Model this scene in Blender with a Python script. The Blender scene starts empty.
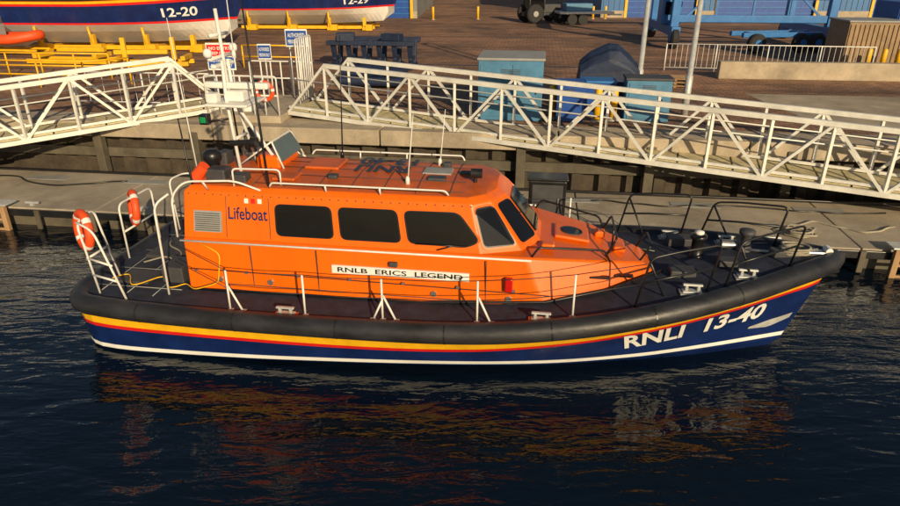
import bpy, bmesh, math, random
from mathutils import Vector, Matrix, Quaternion
random.seed(7)
scene = bpy.context.scene
COL = scene.collection

# ------------------------------------------------------------------ materials
MATS = {}
def mat(name, rgb, rough=.5, metal=0, var=.15, scale=3, bump=0, bscale=40, coat=0, spec=.5, stretch=(1,1,1), dirt=0, streak=0):
    if name in MATS: return MATS[name]
    m = bpy.data.materials.new(name); m.use_nodes = True
    nt = m.node_tree; N = nt.nodes; L = nt.links
    b = N['Principled BSDF']
    tc = N.new('ShaderNodeTexCoord'); mp = N.new('ShaderNodeMapping')
    mp.inputs['Scale'].default_value = stretch
    L.new(tc.outputs['Object'], mp.inputs['Vector'])
    nz = N.new('ShaderNodeTexNoise'); nz.inputs['Scale'].default_value = scale
    nz.inputs['Detail'].default_value = 8; nz.inputs['Roughness'].default_value = .65
    L.new(mp.outputs['Vector'], nz.inputs['Vector'])
    cr = N.new('ShaderNodeValToRGB')
    cr.color_ramp.elements[0].position = .3; cr.color_ramp.elements[1].position = .7
    lo = [c*(1-var) for c in rgb]; hi = [min(1, c*(1+var)) for c in rgb]
    cr.color_ramp.elements[0].color = (*lo, 1); cr.color_ramp.elements[1].color = (*hi, 1)
    L.new(nz.outputs['Fac'], cr.inputs['Fac'])
    out = cr.outputs['Color']
    def layer(out, sc, amount, p0, p1, st):
        m2 = N.new('ShaderNodeMapping'); m2.inputs['Scale'].default_value = st
        L.new(tc.outputs['Object'], m2.inputs['Vector'])
        n2 = N.new('ShaderNodeTexNoise'); n2.inputs['Scale'].default_value = sc
        n2.inputs['Detail'].default_value = 10; n2.inputs['Roughness'].default_value = .75
        L.new(m2.outputs['Vector'], n2.inputs['Vector'])
        r2 = N.new('ShaderNodeValToRGB'); r2.color_ramp.elements[0].position = p0; r2.color_ramp.elements[1].position = p1
        r2.color_ramp.elements[0].color = (0,0,0,1); r2.color_ramp.elements[1].color = (amount,amount,amount,1)
        L.new(n2.outputs['Fac'], r2.inputs['Fac'])
        mx = N.new('ShaderNodeMixRGB'); L.new(r2.outputs['Color'], mx.inputs['Fac'])
        L.new(out, mx.inputs['Color1']); mx.inputs['Color2'].default_value = (rgb[0]*.3+.02, rgb[1]*.3+.015, rgb[2]*.3+.01, 1)
        return mx.outputs['Color']
    if dirt: out = layer(out, scale*.35, dirt, .48, .68, stretch)
    if streak: out = layer(out, 3.0, streak, .52, .75, (2.5,2.5,.25))
    L.new(out, b.inputs['Base Color'])
    mr = N.new('ShaderNodeMapRange'); mr.inputs['To Min'].default_value = max(.02, rough-.12*(rough>.15)); mr.inputs['To Max'].default_value = min(1, rough+.12*(rough>.15))
    L.new(nz.outputs['Fac'], mr.inputs['Value']); L.new(mr.outputs['Result'], b.inputs['Roughness'])
    b.inputs['Metallic'].default_value = metal
    b.inputs['Coat Weight'].default_value = coat
    b.inputs['Coat Roughness'].default_value = .10
    b.inputs['Specular IOR Level'].default_value = spec
    if bump:
        n3 = N.new('ShaderNodeTexNoise'); n3.inputs['Scale'].default_value = bscale; n3.inputs['Detail'].default_value = 4
        L.new(mp.outputs['Vector'], n3.inputs['Vector'])
        bp = N.new('ShaderNodeBump'); bp.inputs['Strength'].default_value = bump; bp.inputs['Distance'].default_value = .02
        L.new(n3.outputs['Fac'], bp.inputs['Height']); L.new(bp.outputs['Normal'], b.inputs['Normal'])
    MATS[name] = m
    return m

ORANGE = mat('orange_paint', (.82,.140,.003), .34, var=.08, scale=1.2, coat=.25, spec=.4, dirt=.18, streak=.30, stretch=(1,1,.4), bump=.06, bscale=2.5)
ROOFOR = mat('orange_roof', (.60,.115,.012), .5, var=.18, scale=2.5, coat=.1, spec=.4, dirt=.45)
NAVY = mat('navy_paint', (.006,.020,.105), .26, var=.3, scale=1.5, coat=.3, dirt=.15, streak=.25)
RED = mat('red_paint', (.62,.015,.012), .4, var=.1)
YEL = mat('yellow_paint', (.80,.44,.01), .45, var=.12, dirt=.3)
WHITE = mat('white_paint', (.76,.76,.73), .4, var=.06, dirt=.2)
WHITEM = mat('white_metal', (.72,.71,.68), .45, var=.08, scale=6, dirt=.22)
HULLW = mat('white_hull', (.72,.70,.66), .4, var=.08, scale=.8, dirt=.4, streak=.4)
RUB = mat('black_rubber', (.020,.021,.026), .45, var=.55, scale=3, bump=.35, bscale=9, stretch=(.5,1,1), dirt=.3)
DECK = mat('deck_grip', (.018,.023,.044), .75, var=.65, scale=4, bump=.5, bscale=90, dirt=.4)
BLACK = mat('black_metal', (.012,.012,.014), .35, var=.3)
GLASS = mat('dark_glass', (.006,.006,.007), .05, var=.2, spec=.4)
STEEL = mat('steel', (.45,.45,.44), .35, metal=.8, var=.15)
GALV = mat('galvanised_steel', (.50,.51,.50), .5, metal=.35, var=.18, scale=5)
ALU = mat('aluminium_truss', (.68,.67,.62), .42, metal=.15, var=.12, scale=3, dirt=.3)
PLANK = mat('walkway_grating', (.52,.44,.24), .75, var=.3, scale=4, dirt=.4, bump=.3)
CONC = mat('concrete', (.40,.33,.24), .85, var=.28, scale=1.2, bump=.4, bscale=25, dirt=.6)
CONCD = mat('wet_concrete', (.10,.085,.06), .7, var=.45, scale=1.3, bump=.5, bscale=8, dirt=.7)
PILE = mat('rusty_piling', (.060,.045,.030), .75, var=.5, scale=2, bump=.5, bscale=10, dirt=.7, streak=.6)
WOOD = mat('tan_timber', (.36,.22,.11), .75, var=.25, scale=4, stretch=(1,1,.2), dirt=.5)
PONT = mat('pontoon_deck', (.38,.325,.25), .85, var=.25, scale=.8, bump=.4, bscale=25, dirt=.65)
BLUE = mat('light_blue_paint', (.03,.17,.46), .4, var=.12, dirt=.25)
MBLUE = mat('mid_blue_paint', (.012,.07,.32), .4, var=.15, dirt=.2)
PBLUE = mat('pale_blue_paint', (.06,.19,.33), .5, var=.18, dirt=.35, streak=.3)
DBLUE = mat('dark_blue_tarp', (.010,.020,.055), .6, var=.35, bump=.5, bscale=5)
GREY = mat('grey_paint', (.30,.30,.29), .6, var=.15, dirt=.3)
DGREY = mat('dark_grey', (.05,.05,.055), .6, var=.3)
TAN = mat('tan_cladding', (.30,.20,.11), .7, var=.2, dirt=.4)
ROPE = mat('rope', (.30,.27,.21), .9, var=.3, bump=.5, bscale=60)
BROPE = mat('blue_rope', (.03,.06,.16), .9, var=.3)
RINGO = mat('lifering_orange', (.78,.08,.012), .55, var=.1)
WIRE = mat('guard_wire', (.02,.02,.022), .5, var=.2)
FACADE = mat('grey_cladding', (.20,.20,.20), .6, var=.15, scale=.4, dirt=.4)
BFACADE = mat('blue_cladding', (.035,.14,.34), .5, var=.12, scale=.4, dirt=.3)
TREAD = mat('tyre', (.02,.02,.02), .8, var=.3)
LENSR = mat('red_lens', (.5,.01,.01), .2)
LENSG = mat('green_lens', (.01,.25,.08), .2)
STAIN = mat('stained_brick', (.13,.085,.06), .9, var=.4, scale=1.5, dirt=.5)

# ------------------------------------------------------------------ helpers
def empty(name, loc=(0,0,0), rz=0, parent=None):
    e = bpy.data.objects.new(name, None); COL.objects.link(e)
    e.location = loc; e.rotation_euler = (0,0,rz); e.empty_display_size = .2
    if parent: e.parent = parent
    return e
def mk(name, V, F, mats, parent=None, mi=None, smooth=False, bevel=0, recalc=True, seg=2):
    me = bpy.data.meshes.new(name); me.from_pydata([tuple(v) for v in V], [], F)
    if not isinstance(mats, (list, tuple)): mats = [mats]
    for m in mats: me.materials.append(m)
    if mi:
        for p, i in zip(me.polygons, mi): p.material_index = i
    if recalc:
        bm = bmesh.new(); bm.from_mesh(me); bmesh.ops.recalc_face_normals(bm, faces=bm.faces); bm.to_mesh(me); bm.free()
    if smooth:
        for p in me.polygons: p.use_smooth = True
    o = bpy.data.objects.new(name, me); COL.objects.link(o)
    if parent: o.parent = parent
    if bevel:
        md = o.modifiers.new('Bevel', 'BEVEL'); md.width = bevel; md.segments = seg; md.limit_method = 'ANGLE'; md.angle_limit = math.radians(20)
        if smooth:
            wn = o.modifiers.new('WeightedNormal', 'WEIGHTED_NORMAL'); wn.weight = 100; wn.keep_sharp = False
    return o
def boxg(V, F, c, s, rz=0, tilt=None):
    b = len(V); R = Matrix.Rotation(rz, 3, 'Z')
    if tilt is not None: R = R @ Matrix.Rotation(tilt[1], 3, tilt[0])
    for dx in (-.5,.5):
        for dy in (-.5,.5):
            for dz_ in (-.5,.5):
                V.append(Vector(c) + R @ Vector((dx*s[0], dy*s[1], dz_*s[2])))
    for f in ((0,1,3,2),(4,6,7,5),(0,4,5,1),(2,3,7,6),(0,2,6,4),(1,5,7,3)):
        F.append(tuple(b+i for i in f))
def boxes(name, lst, m, parent=None, bevel=.01):
    V=[];F=[]
    for q in lst: boxg(V,F,*q)
    return mk(name, V, F, m, parent, bevel=bevel)
def box(name, c, s, m, parent=None, bevel=.01, rz=0, tilt=None):
    return boxes(name, [(c,s,rz,tilt)], m, parent, bevel)
def smooth_path(pts, r, seg=5, closed=False):
    pts=[Vector(p) for p in pts]; out=[]; n=len(pts)
    for i,p in enumerate(pts):
        if not closed and i in (0,n-1): out.append(p); continue
        a=pts[i-1]; b=pts[(i+1)%n]
        d1=a-p; d2=b-p; rr=min(r, d1.length*.48, d2.length*.48)
        s=p+d1.normalized()*rr; e=p+d2.normalized()*rr
        for k in range(seg+1):
            t=k/seg; out.append(s*(1-t)**2+p*2*t*(1-t)+e*t*t)
    return out
def sweepg(V,F,pts,r,n=8,closed=False,roll=0):
    pts=[Vector(p) for p in pts]; N=len(pts); T=[]
    for i in range(N):
        if closed: d=pts[(i+1)%N]-pts[i-1]
        elif i==0: d=pts[1]-pts[0]
        elif i==N-1: d=pts[-1]-pts[-2]
        else: d=(pts[i+1]-pts[i]).normalized()+(pts[i]-pts[i-1]).normalized()
        if d.length<1e-9: d=Vector((0,0,1))
        T.append(d.normalized())
    ref=Vector((0,0,1)) if abs(T[0].z)<.9 else Vector((0,1,0))
    nrm=(ref-T[0]*ref.dot(T[0])).normalized(); b=len(V)
    for i in range(N):
        if i:
            q=T[i-1].rotation_difference(T[i]); nrm=(q@nrm); nrm=(nrm-T[i]*nrm.dot(T[i])).normalized()
        bi=T[i].cross(nrm); ri=r[i] if isinstance(r,(list,tuple)) else r
        for k in range(n):
            a=2*math.pi*(k+.5)/n+roll
            V.append(pts[i]+nrm*math.cos(a)*ri+bi*math.sin(a)*ri)
    for i in range(N if closed else N-1):
        j=(i+1)%N
        for k in range(n):
            k2=(k+1)%n
            F.append((b+i*n+k,b+i*n+k2,b+j*n+k2,b+j*n+k))
    if not closed:
        F.append(tuple(b+k for k in range(n))[::-1]); F.append(tuple(b+(N-1)*n+k for k in range(n)))
def tubes(name, paths, r, m, parent=None, n=8, closed=False):
    V=[];F=[]
    for p in paths: sweepg(V,F,p,r,n,closed)
    return mk(name,V,F,m,parent,smooth=(n>4))
def cyl(name, p0, p1, r, m, parent=None, n=20, bevel=0):
    V=[];F=[]; sweepg(V,F,[p0,p1],r,n)
    return mk(name,V,F,m,parent,smooth=False,bevel=bevel)
def lathe(name, c, prof, m, parent=None, n=20):
    V=[];F=[]
    for (r,z) in prof:
        for k in range(n):
            a=2*math.pi*k/n; V.append((c[0]+r*math.cos(a),c[1]+r*math.sin(a),c[2]+z))
    for i in range(len(prof)-1):
        for k in range(n):
            F.append((i*n+k,i*n+(k+1)%n,(i+1)*n+(k+1)%n,(i+1)*n+k))
    F.append(tuple(range(n))[::-1]); F.append(tuple((len(prof)-1)*n+k for k in range(n)))
    return mk(name,V,F,m,parent,smooth=True)
def torus(name, c, R, r, normal, mats, parent=None, flat=1.0):
    V=[];F=[];mi=[]; q=Vector((0,0,1)).rotation_difference(Vector(normal).normalized()); n1=48;n2=10
    for i in range(n1):
        a=2*math.pi*i/n1
        for j in range(n2):
            t=2*math.pi*j/n2; rr=R+r*math.cos(t)
            V.append(Vector(c)+q@Vector((rr*math.cos(a),rr*math.sin(a),r*flat*math.sin(t))))
    for i in range(n1):
        for j in range(n2):
            F.append((i*n2+j,((i+1)%n1)*n2+j,((i+1)%n1)*n2+(j+1)%n2,i*n2+(j+1)%n2))
            mi.append(1 if (len(mats)>1 and (i%12) in (0,1)) else 0)
    return mk(name,V,F,mats,parent,mi=mi,smooth=True)
def panel(name, pts3, r, t, m, parent=None, back=.012, seg=5):
    P=smooth_path(pts3, r, seg, True) if r>0 else [Vector(p) for p in pts3]
    nrm=Vector((0,0,0)); n=len(P)
    for i in range(n): nrm+=P[i].cross(P[(i+1)%n])
    nrm.normalize()
    V=[p+nrm*t for p in P]+[p-nrm*back for p in P]
    F=[tuple(range(n)), tuple(range(n,2*n))[::-1]]
    for i in range(n): F.append((i,n+i,n+(i+1)%n,(i+1)%n))
    return mk(name,V,F,m,parent)
def quad_pts(q, uv):
    bl,br,tr,tl=[Vector(p) for p in q]
    return [(bl*(1-u)+br*u)*(1-v)+(tl*(1-u)+tr*u)*v for u,v in uv]
_tc={}
def text2d(s, bold=.0):
    key=(s,bold)
    if key in _tc: return _tc[key]
    cu=bpy.data.curves.new('t','FONT'); cu.body=s; cu.offset=bold; cu.resolution_u=3
    o=bpy.data.objects.new('t',cu); COL.objects.link(o)
    bpy.context.view_layer.update()
    dg=bpy.context.evaluated_depsgraph_get(); me=bpy.data.meshes.new_from_object(o.evaluated_get(dg))
    V=[v.co.copy() for v in me.vertices]; F=[tuple(p.vertices) for p in me.polygons]
    bpy.data.objects.remove(o); bpy.data.meshes.remove(me); bpy.data.curves.remove(cu)
    x0=min(v.x for v in V);x1=max(v.x for v in V);y0=min(v.y for v in V);y1=max(v.y for v in V)
    V=[((v.x-x0)/(x1-x0),(v.y-y0)/(y1-y0)) for v in V]
    _tc[key]=(V,F); return V,F
def textmap(name, s, fn, m, parent=None, bold=.015):
    V,F=text2d(s,bold)
    return mk(name,[fn(u,v) for u,v in V],F,m,parent,recalc=False)
def text_plane(name, s, o, ax, ay, m, parent=None, bold=.015):
    o=Vector(o);ax=Vector(ax);ay=Vector(ay)
    return textmap(name,s,lambda u,v:o+ax*u+ay*v,m,parent,bold)
def interp(tb,x):
    if x<=tb[0][0]: return tb[0][1]
    if x>=tb[-1][0]: return tb[-1][1]
    for i in range(len(tb)-1):
        if tb[i][0]<=x<=tb[i+1][0]: break
    x0,y0=tb[i];x1,y1=tb[i+1];h=x1-x0;t=(x-x0)/h
    def sl(k):
        if k<=0: return (tb[1][1]-tb[0][1])/(tb[1][0]-tb[0][0])
        if k>=len(tb)-1: return (tb[-1][1]-tb[-2][1])/(tb[-1][0]-tb[-2][0])
        return (tb[k+1][1]-tb[k-1][1])/(tb[k+1][0]-tb[k-1][0])
    m0=sl(i)*h;m1=sl(i+1)*h
    return (2*t**3-3*t*t+1)*y0+(t**3-2*t*t+t)*m0+(-2*t**3+3*t*t)*y1+(t**3-t*t)*m1

# ------------------------------------------------------------------ camera / light / sky
cam=bpy.data.cameras.new('camera'); co=bpy.data.objects.new('camera',cam); COL.objects.link(co)
cam.sensor_width=36; cam.lens=25.6; cam.clip_start=.1; cam.clip_end=6000
co.location=(0,0,6.1); co.rotation_euler=(math.radians(90-24),0,0)
scene.camera=co
SUN_EL=20; SUN_AZ=158
sd=Vector((math.sin(math.radians(SUN_AZ))*math.cos(math.radians(SUN_EL)), math.cos(math.radians(SUN_AZ))*math.cos(math.radians(SUN_EL)), math.sin(math.radians(SUN_EL))))
sl=bpy.data.lights.new('sun','SUN'); sl.energy=4.9; sl.angle=math.radians(.5); sl.color=(1,.79,.49)
so=bpy.data.objects.new('sun',sl); COL.objects.link(so); so.rotation_euler=(-sd).to_track_quat('-Z','Y').to_euler(); so.location=(10,-30,30)
w=bpy.data.worlds.new('World'); scene.world=w; w.use_nodes=True
nt=w.node_tree; sky=nt.nodes.new('ShaderNodeTexSky'); sky.sky_type='NISHITA'; sky.sun_disc=False
sky.sun_elevation=math.radians(SUN_EL); sky.sun_rotation=math.radians(SUN_AZ)
nt.links.new(sky.outputs['Color'], nt.nodes['Background'].inputs['Color']); nt.nodes['Background'].inputs['Strength'].default_value=.06
scene.view_settings.view_transform='Standard'; scene.view_settings.look='None'; scene.view_settings.exposure=0

# ------------------------------------------------------------------ water
def water_mat():
    m=bpy.data.materials.new('harbour_water'); m.use_nodes=True; nt=m.node_tree;N=nt.nodes;L=nt.links
    b=N['Principled BSDF']; b.inputs['Base Color'].default_value=(.002,.006,.014,1); b.inputs['Roughness'].default_value=.025; b.inputs['IOR'].default_value=1.45
    tc=N.new('ShaderNodeTexCoord')
    prev=None
    for (sc,dist,st,rot) in ((.7,.085,(.6,1.3,1),.3),(2.2,.036,(.40,1.5,1),-.12),(6.5,.010,(.55,1.4,1),.35),(18,.002,(.7,1.2,1),0)):
        mp=N.new('ShaderNodeMapping'); mp.inputs['Scale'].default_value=st; mp.inputs['Rotation'].default_value=(0,0,rot)
        L.new(tc.outputs['Object'],mp.inputs['Vector'])
        nz=N.new('ShaderNodeTexNoise'); nz.inputs['Scale'].default_value=sc; nz.inputs['Detail'].default_value=2; nz.inputs['Distortion'].default_value=.8
        L.new(mp.outputs['Vector'],nz.inputs['Vector'])
        bp=N.new('ShaderNodeBump'); bp.inputs['Strength'].default_value=.8; bp.inputs['Distance'].default_value=dist
        L.new(nz.outputs['Fac'],bp.inputs['Height'])
        if prev: L.new(prev.outputs['Normal'],bp.inputs['Normal'])
        prev=bp
    L.new(prev.outputs['Normal'],b.inputs['Normal'])
    return m
mk('water',[(-1500,-1500,0),(1500,-1500,0),(1500,1500,0),(-1500,1500,0)],[(0,1,2,3)],water_mat())

# ------------------------------------------------------------------ quay frame
QY=math.radians(-7.5)
QO=Vector((0,13.88,0)); QU=Vector((math.cos(QY),math.sin(QY),0)); QN=Vector((-math.sin(QY),math.cos(QY),0))
GZ=1.9
def brick_mat():
    m=bpy.data.materials.new('brick_paving'); m.use_nodes=True; nt=m.node_tree;N=nt.nodes;L=nt.links
    b=N['Principled BSDF']; b.inputs['Roughness'].default_value=.85
    tc=N.new('ShaderNodeTexCoord')
    br=N.new('ShaderNodeTexBrick'); br.inputs['Scale'].default_value=1; br.inputs['Brick Width'].default_value=.44; br.inputs['Row Height'].default_value=.22
    br.inputs['Mortar Size'].default_value=.018; br.inputs['Color1'].default_value=(.42,.225,.125,1); br.inputs['Color2'].default_value=(.30,.165,.10,1); br.inputs['Mortar'].default_value=(.11,.08,.055,1)
    L.new(tc.outputs['Object'],br.inputs['Vector'])
    def noise(sc,lo,hi,c0,c1,rough=.7,st=(1,1,1)):
        mp=N.new('ShaderNodeMapping'); mp.inputs['Scale'].default_value=st; L.new(tc.outputs['Object'],mp.inputs['Vector'])
        nz=N.new('ShaderNodeTexNoise'); nz.inputs['Scale'].default_value=sc; nz.inputs['Detail'].default_value=10; nz.inputs['Roughness'].default_value=rough
        L.new(mp.outputs['Vector'],nz.inputs['Vector'])
        cr=N.new('ShaderNodeValToRGB'); cr.color_ramp.elements[0].position=lo; cr.color_ramp.elements[1].position=hi
        cr.color_ramp.elements[0].color=c0; cr.color_ramp.elements[1].color=c1
        L.new(nz.outputs['Fac'],cr.inputs['Fac']); return cr
    out=br.outputs['Color']
    for cr in (noise(.22,.36,.60,(.42,.43,.46,1),(1.15,1.1,1.05,1)),noise(2.5,.35,.65,(.72,.72,.72,1),(1.12,1.12,1.1,1)),noise(.6,.40,.52,(.70,.68,.68,1),(1,1,1,1),.6,(.12,1.6,1))):
        mx=N.new('ShaderNodeMixRGB'); mx.blend_type='MULTIPLY'; mx.inputs['Fac'].default_value=1
        L.new(out,mx.inputs['Color1']); L.new(cr.outputs['Color'],mx.inputs['Color2']); out=mx.outputs['Color']
    L.new(out,b.inputs['Base Color'])
    bp=N.new('ShaderNodeBump'); bp.inputs['Strength'].default_value=.4; bp.inputs['Distance'].default_value=.01
    L.new(br.outputs['Fac'],bp.inputs['Height']); bp.invert=True; L.new(bp.outputs['Normal'],b.inputs['Normal'])
    return m
qe=lambda name:empty(name,QO,QY)
g=mk('ground',[(-1500,4.35,GZ),(1500,4.35,GZ),(1500,1500,GZ),(-1500,1500,GZ)],[(0,1,2,3)],brick_mat()); g.location=QO; g.rotation_euler=(0,0,QY)
q=qe('quay_wall')
V=[];F=[]
for i in range(-14,15): boxg(V,F,(i*5,4.03,GZ-.2),(4.96,.66,.45))
mk('coping',V,F,CONC,q,bevel=.03)
V=[];F=[];a=-70;pts=[]
while a<70:
    pts+= [(a,4.05),(a+.25,4.05),(a+.38,4.25),(a+.63,4.25)]; a+=.76
for (x,y) in pts: V+= [(x,y,GZ-.42),(x,y,-1)]
for i in range(len(pts)-1): F.append((2*i,2*i+1,2*i+3,2*i+2))
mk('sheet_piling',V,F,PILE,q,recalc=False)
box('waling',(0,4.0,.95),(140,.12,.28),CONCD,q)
fp=qe('timber_fender_piles')
boxes('piles',[((a,3.78,.6),(.26,.26,2.2)) for a in (-15.5,-11.2,-8.1,-5.3,1.5,5,8.6,12.5,16)],CONCD,fp,.02)
ap=qe('concrete_apron')
mk('slab',[(10.2,5.6,GZ+.004),(40,5.6,GZ+.004),(40,11.2,GZ+.004),(9.4,11.2,GZ+.004)],[(0,1,2,3)],CONC,ap)
mk('edge_strip',[(-70,4.36,GZ+.008),(70,4.36,GZ+.008),(70,5.0,GZ+.008),(-70,5.0,GZ+.008)],[(0,1,2,3)],CONC,ap)
mk('drain_channel',[(-70,17.2,GZ+.004),(70,17.2,GZ+.004),(70,17.5,GZ+.004),(-70,17.5,GZ+.004)],[(0,1,2,3)],DGREY,ap)
mk('drain_channel_far',[(-70,31.0,GZ+.004),(70,31.0,GZ+.004),(70,31.35,GZ+.004),(-70,31.35,GZ+.004)],[(0,1,2,3)],STAIN,ap)
p=qe('pontoon')
V=[];F=[]
for i in range(-9,10): boxg(V,F,(i*6,1.55,.43),(5.97,3.1,.24))
mk('deck',V,F,PONT,p,bevel=.02)
boxes('float',[((i*6,1.6,.02),(5.6,2.8,.56)) for i in range(-9,10)],CONCD,p,.03)
box('fender_rail',(0,-.04,.43),(114,.07,.18),BLACK,p)
box('kerb_back',(0,3.0,.59),(114,.10,.06),BLACK,p)
V=[];F=[]
for i in range(-18,19):
    a=i*3+1.2
    boxg(V,F,(a,.18,.57),(.10,.10,.08)); boxg(V,F,(a,.18,.63),(.36,.07,.05))
mk('cleats',V,F,GALV,p,bevel=.01)
boxes('service_cover',[((i*3,2.4,.556),(1.2,.35,.012)) for i in range(-12,13)],GREY,p,.003)
boxes('vertical_timbers',[((i*1.5,-.10,.28),(.12,.06,.5)) for i in range(-36,37)],CONCD,p,.01)
for a in (-11.6,9.9):
    f=qe('fender_ladder')
    boxes('posts',[((a-.28,-.2,.22),(.13,.12,.85)),((a+.28,-.2,.22),(.13,.12,.85))],WOOD,f,.015)
    boxes('rungs',[((a,-.2,z),(.43,.07,.06)) for z in (.02,.28,.52)],WOOD,f,.01)
    boxes('cap',[((a,-.05,.67),(.8,.4,.04))],GALV,f,.01)
c=qe('power_cabinet')
box('body',(2.2,.55,1.12),(.85,.5,1.14),BLACK,c,.03); box('lid',(2.2,.55,1.72),(.92,.56,.06),BLACK,c,.02)
box('door',(2.2,.295,1.15),(.7,.02,.9),DGREY,c,.01); box('handle',(2.45,.27,1.2),(.03,.03,.18),STEEL,c,.005)
def snake(a0,b0,n,step,amp,z=.575,seed=1):
    rnd=random.Random(seed); out=[];x=a0
    for i in range(n):
        out.append(Vector((x,b0+amp*math.sin(i*.7+seed)+rnd.uniform(-.08,.08),z))); x+=step
    return smooth_path(out,.4,4)
h=qe('mooring_rope'); tubes('coil',[snake(7.0,1.2,16,.22,.3,seed=3)],.025,ROPE,h)
h=qe('cable'); tubes('run',[snake(-15,2.0,14,.42,.35,seed=5)],.022,BLACK,h)
h=qe('cable'); tubes('run',[snake(3.4,2.3,18,.42,.1,seed=8)],.02,BLACK,h)
h=qe('rope_coil')
rnd=random.Random(4)
co_=[(7.9+.30*math.cos(t*.5)+rnd.uniform(-.05,.05),.55+.2*math.sin(t*.5)+rnd.uniform(-.05,.05),.57+.004*t) for t in range(0,44)]
tubes('coil',[co_],.024,ROPE,h,6)

# ------------------------------------------------------------------ lifeboat
yf_t=[(-6.1,1.45),(-5.95,1.78),(-5.6,1.98),(-4,2.12),(-1,2.17),(1,2.13),(2.5,1.98),(3.5,1.75),(4.3,1.47),(5.2,1.05),(5.7,.76),(6.2,.44),(6.5,.20),(6.68,0)]
zf_t=[(-6.1,.84),(-4,.85),(-1,.89),(1,.96),(2.5,1.11),(4.3,1.35),(5.7,1.54),(6.68,1.65)]
yc_t=[(-6.1,1.40),(-5.9,1.72),(-5.5,1.89),(-4.5,1.94),(-2,1.90),(0,1.79),(2,1.51),(3.5,1.10),(4.5,.72),(5.3,.38),(6.15,0)]
zc_t=[(-6.1,.04),(-3,.10),(0,.19),(6.15,.22)]
def xc_of(x): return x if x<3 else 3+(x-3)*(3.15/3.68)
XS=[-6.1,-6.02,-5.93,-5.8,-5.6,-5.3]+[-5+.25*i for i in range(0,40)]+[5.0,5.2,5.4,5.6,5.8,6.0,6.15,6.3,6.4,6.5,6.6,6.68]
def hull_pt(x,d,side=-1,off=0):
    yf=max(0,interp(yf_t,x));zf=interp(zf_t,x);xc=xc_of(x);yc=max(0,interp(yc_t,xc));zc=interp(zc_t,xc)
    t=max(0,min(1,d/(zf-zc)))
    fl=.09*max(0,min(1,(x-1)/4))*math.sin(math.pi*t)*min(1,yf/.5)
    y=yf*(1-t)+yc*t-fl
    return Vector((x*(1-t)+xc*t, side*(max(0,y)+off), zf-d if t<1 else zc))
def build_hull(parent):
    V=[];F=[];mi=[]
    mats=[NAVY,YEL,RED,NAVY,WHITE,NAVY]
    MI=[0,1,2,3,3,3,3,3,4,5,5]
    nr=12
    for side in (-1,1):
        b=len(V)
        for x in XS:
            H=interp(zf_t,x)-interp(zc_t,xc_of(x))
            k_=max(0,min(1,(x+4.5)/4.5)); o_=.045*k_*k_*(3-2*k_)
            mid=[.335+o_+(H-.085-.335-o_)*k/5 for k in range(6)]
            ds=[0,.10,.265+o_]+mid+[H]
            for d in ds: V.append(hull_pt(x,d,side))
            c=V[-1]
            V.append(Vector((c.x-.02, c.y*.97, c.z-.06)))
            V.append(Vector((c.x-.3*max(0,(x-4)/2.6), c.y*.06, -.62 if x<4.5 else -.62+.5*((x-4.5)/2.18)**2)))
        for i in range(len(XS)-1):
            for k in range(nr-1):
                F.append((b+i*nr+k,b+i*nr+k+1,b+(i+1)*nr+k+1,b+(i+1)*nr+k)); mi.append(MI[k])
        cen=len(V)
        for k in range(nr): V.append(Vector((V[b+k].x,0,V[b+k].z)))
        for k in range(nr-1):
            F.append((b+k,b+k+1,cen+k+1,cen+k)); mi.append(MI[k])
    mk('hull',V,F,mats,parent,mi=mi,smooth=False)
    V=[];F=[]; ks=[-1,-.6,-.2,.2,.6,1]
    for x in XS:
        yf=max(0,interp(yf_t,x)-.08); zf=interp(zf_t,x)
        for k in ks: V.append((x-(.05 if x>6.4 else 0),k*yf,zf+.14+.04*(1-k*k)))
    for i in range(len(XS)-1):
        for k in range(5): F.append((i*6+k,(i+1)*6+k,(i+1)*6+k+1,i*6+k+1))
    mk('deck',V,F,DECK,parent,smooth=True)
    xs=[6.68]+[x for x in XS[::-1][1:]]
    path=[Vector((x if x>-5.9 else x+.03,-max(0,interp(yf_t,x)-.06*min(1,(6.68-x)/.6)),interp(zf_t,x)+.055)) for x in xs]
    other=[Vector((p_.x,-p_.y,p_.z)) for p_ in path[1:]][::-1]
    V=[];F=[]; sweepg(V,F,path+other,.172,16,True)
    mk('fender',V,F,RUB,parent,smooth=True)
    V=[];F=[]
    for s in (-1,1):
        for x in (-4.6,-2.9,-1.2,.5,2.1,3.6,4.9):
            a=Vector((x,s*(interp(yf_t,x)-.06),interp(zf_t,x)+.055)); b=Vector((x+.022,s*(interp(yf_t,x+.022)-.06),interp(zf_t,x+.022)+.055))
            sweepg(V,F,[a,b],.1745,16)
    mk('fender_joints',V,F,BLACK,parent,smooth=False)
def dz(x): return interp(zf_t,x)+.16
UB=[(-4.1,1.22),(.95,1.2),(1.62,.95),(1.88,.42)]
UT=[(-4.05,1.08),(.76,1.04),(1.06,.80),(1.26,.38)]
UZ0,UZ1=1.95,2.72
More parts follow.
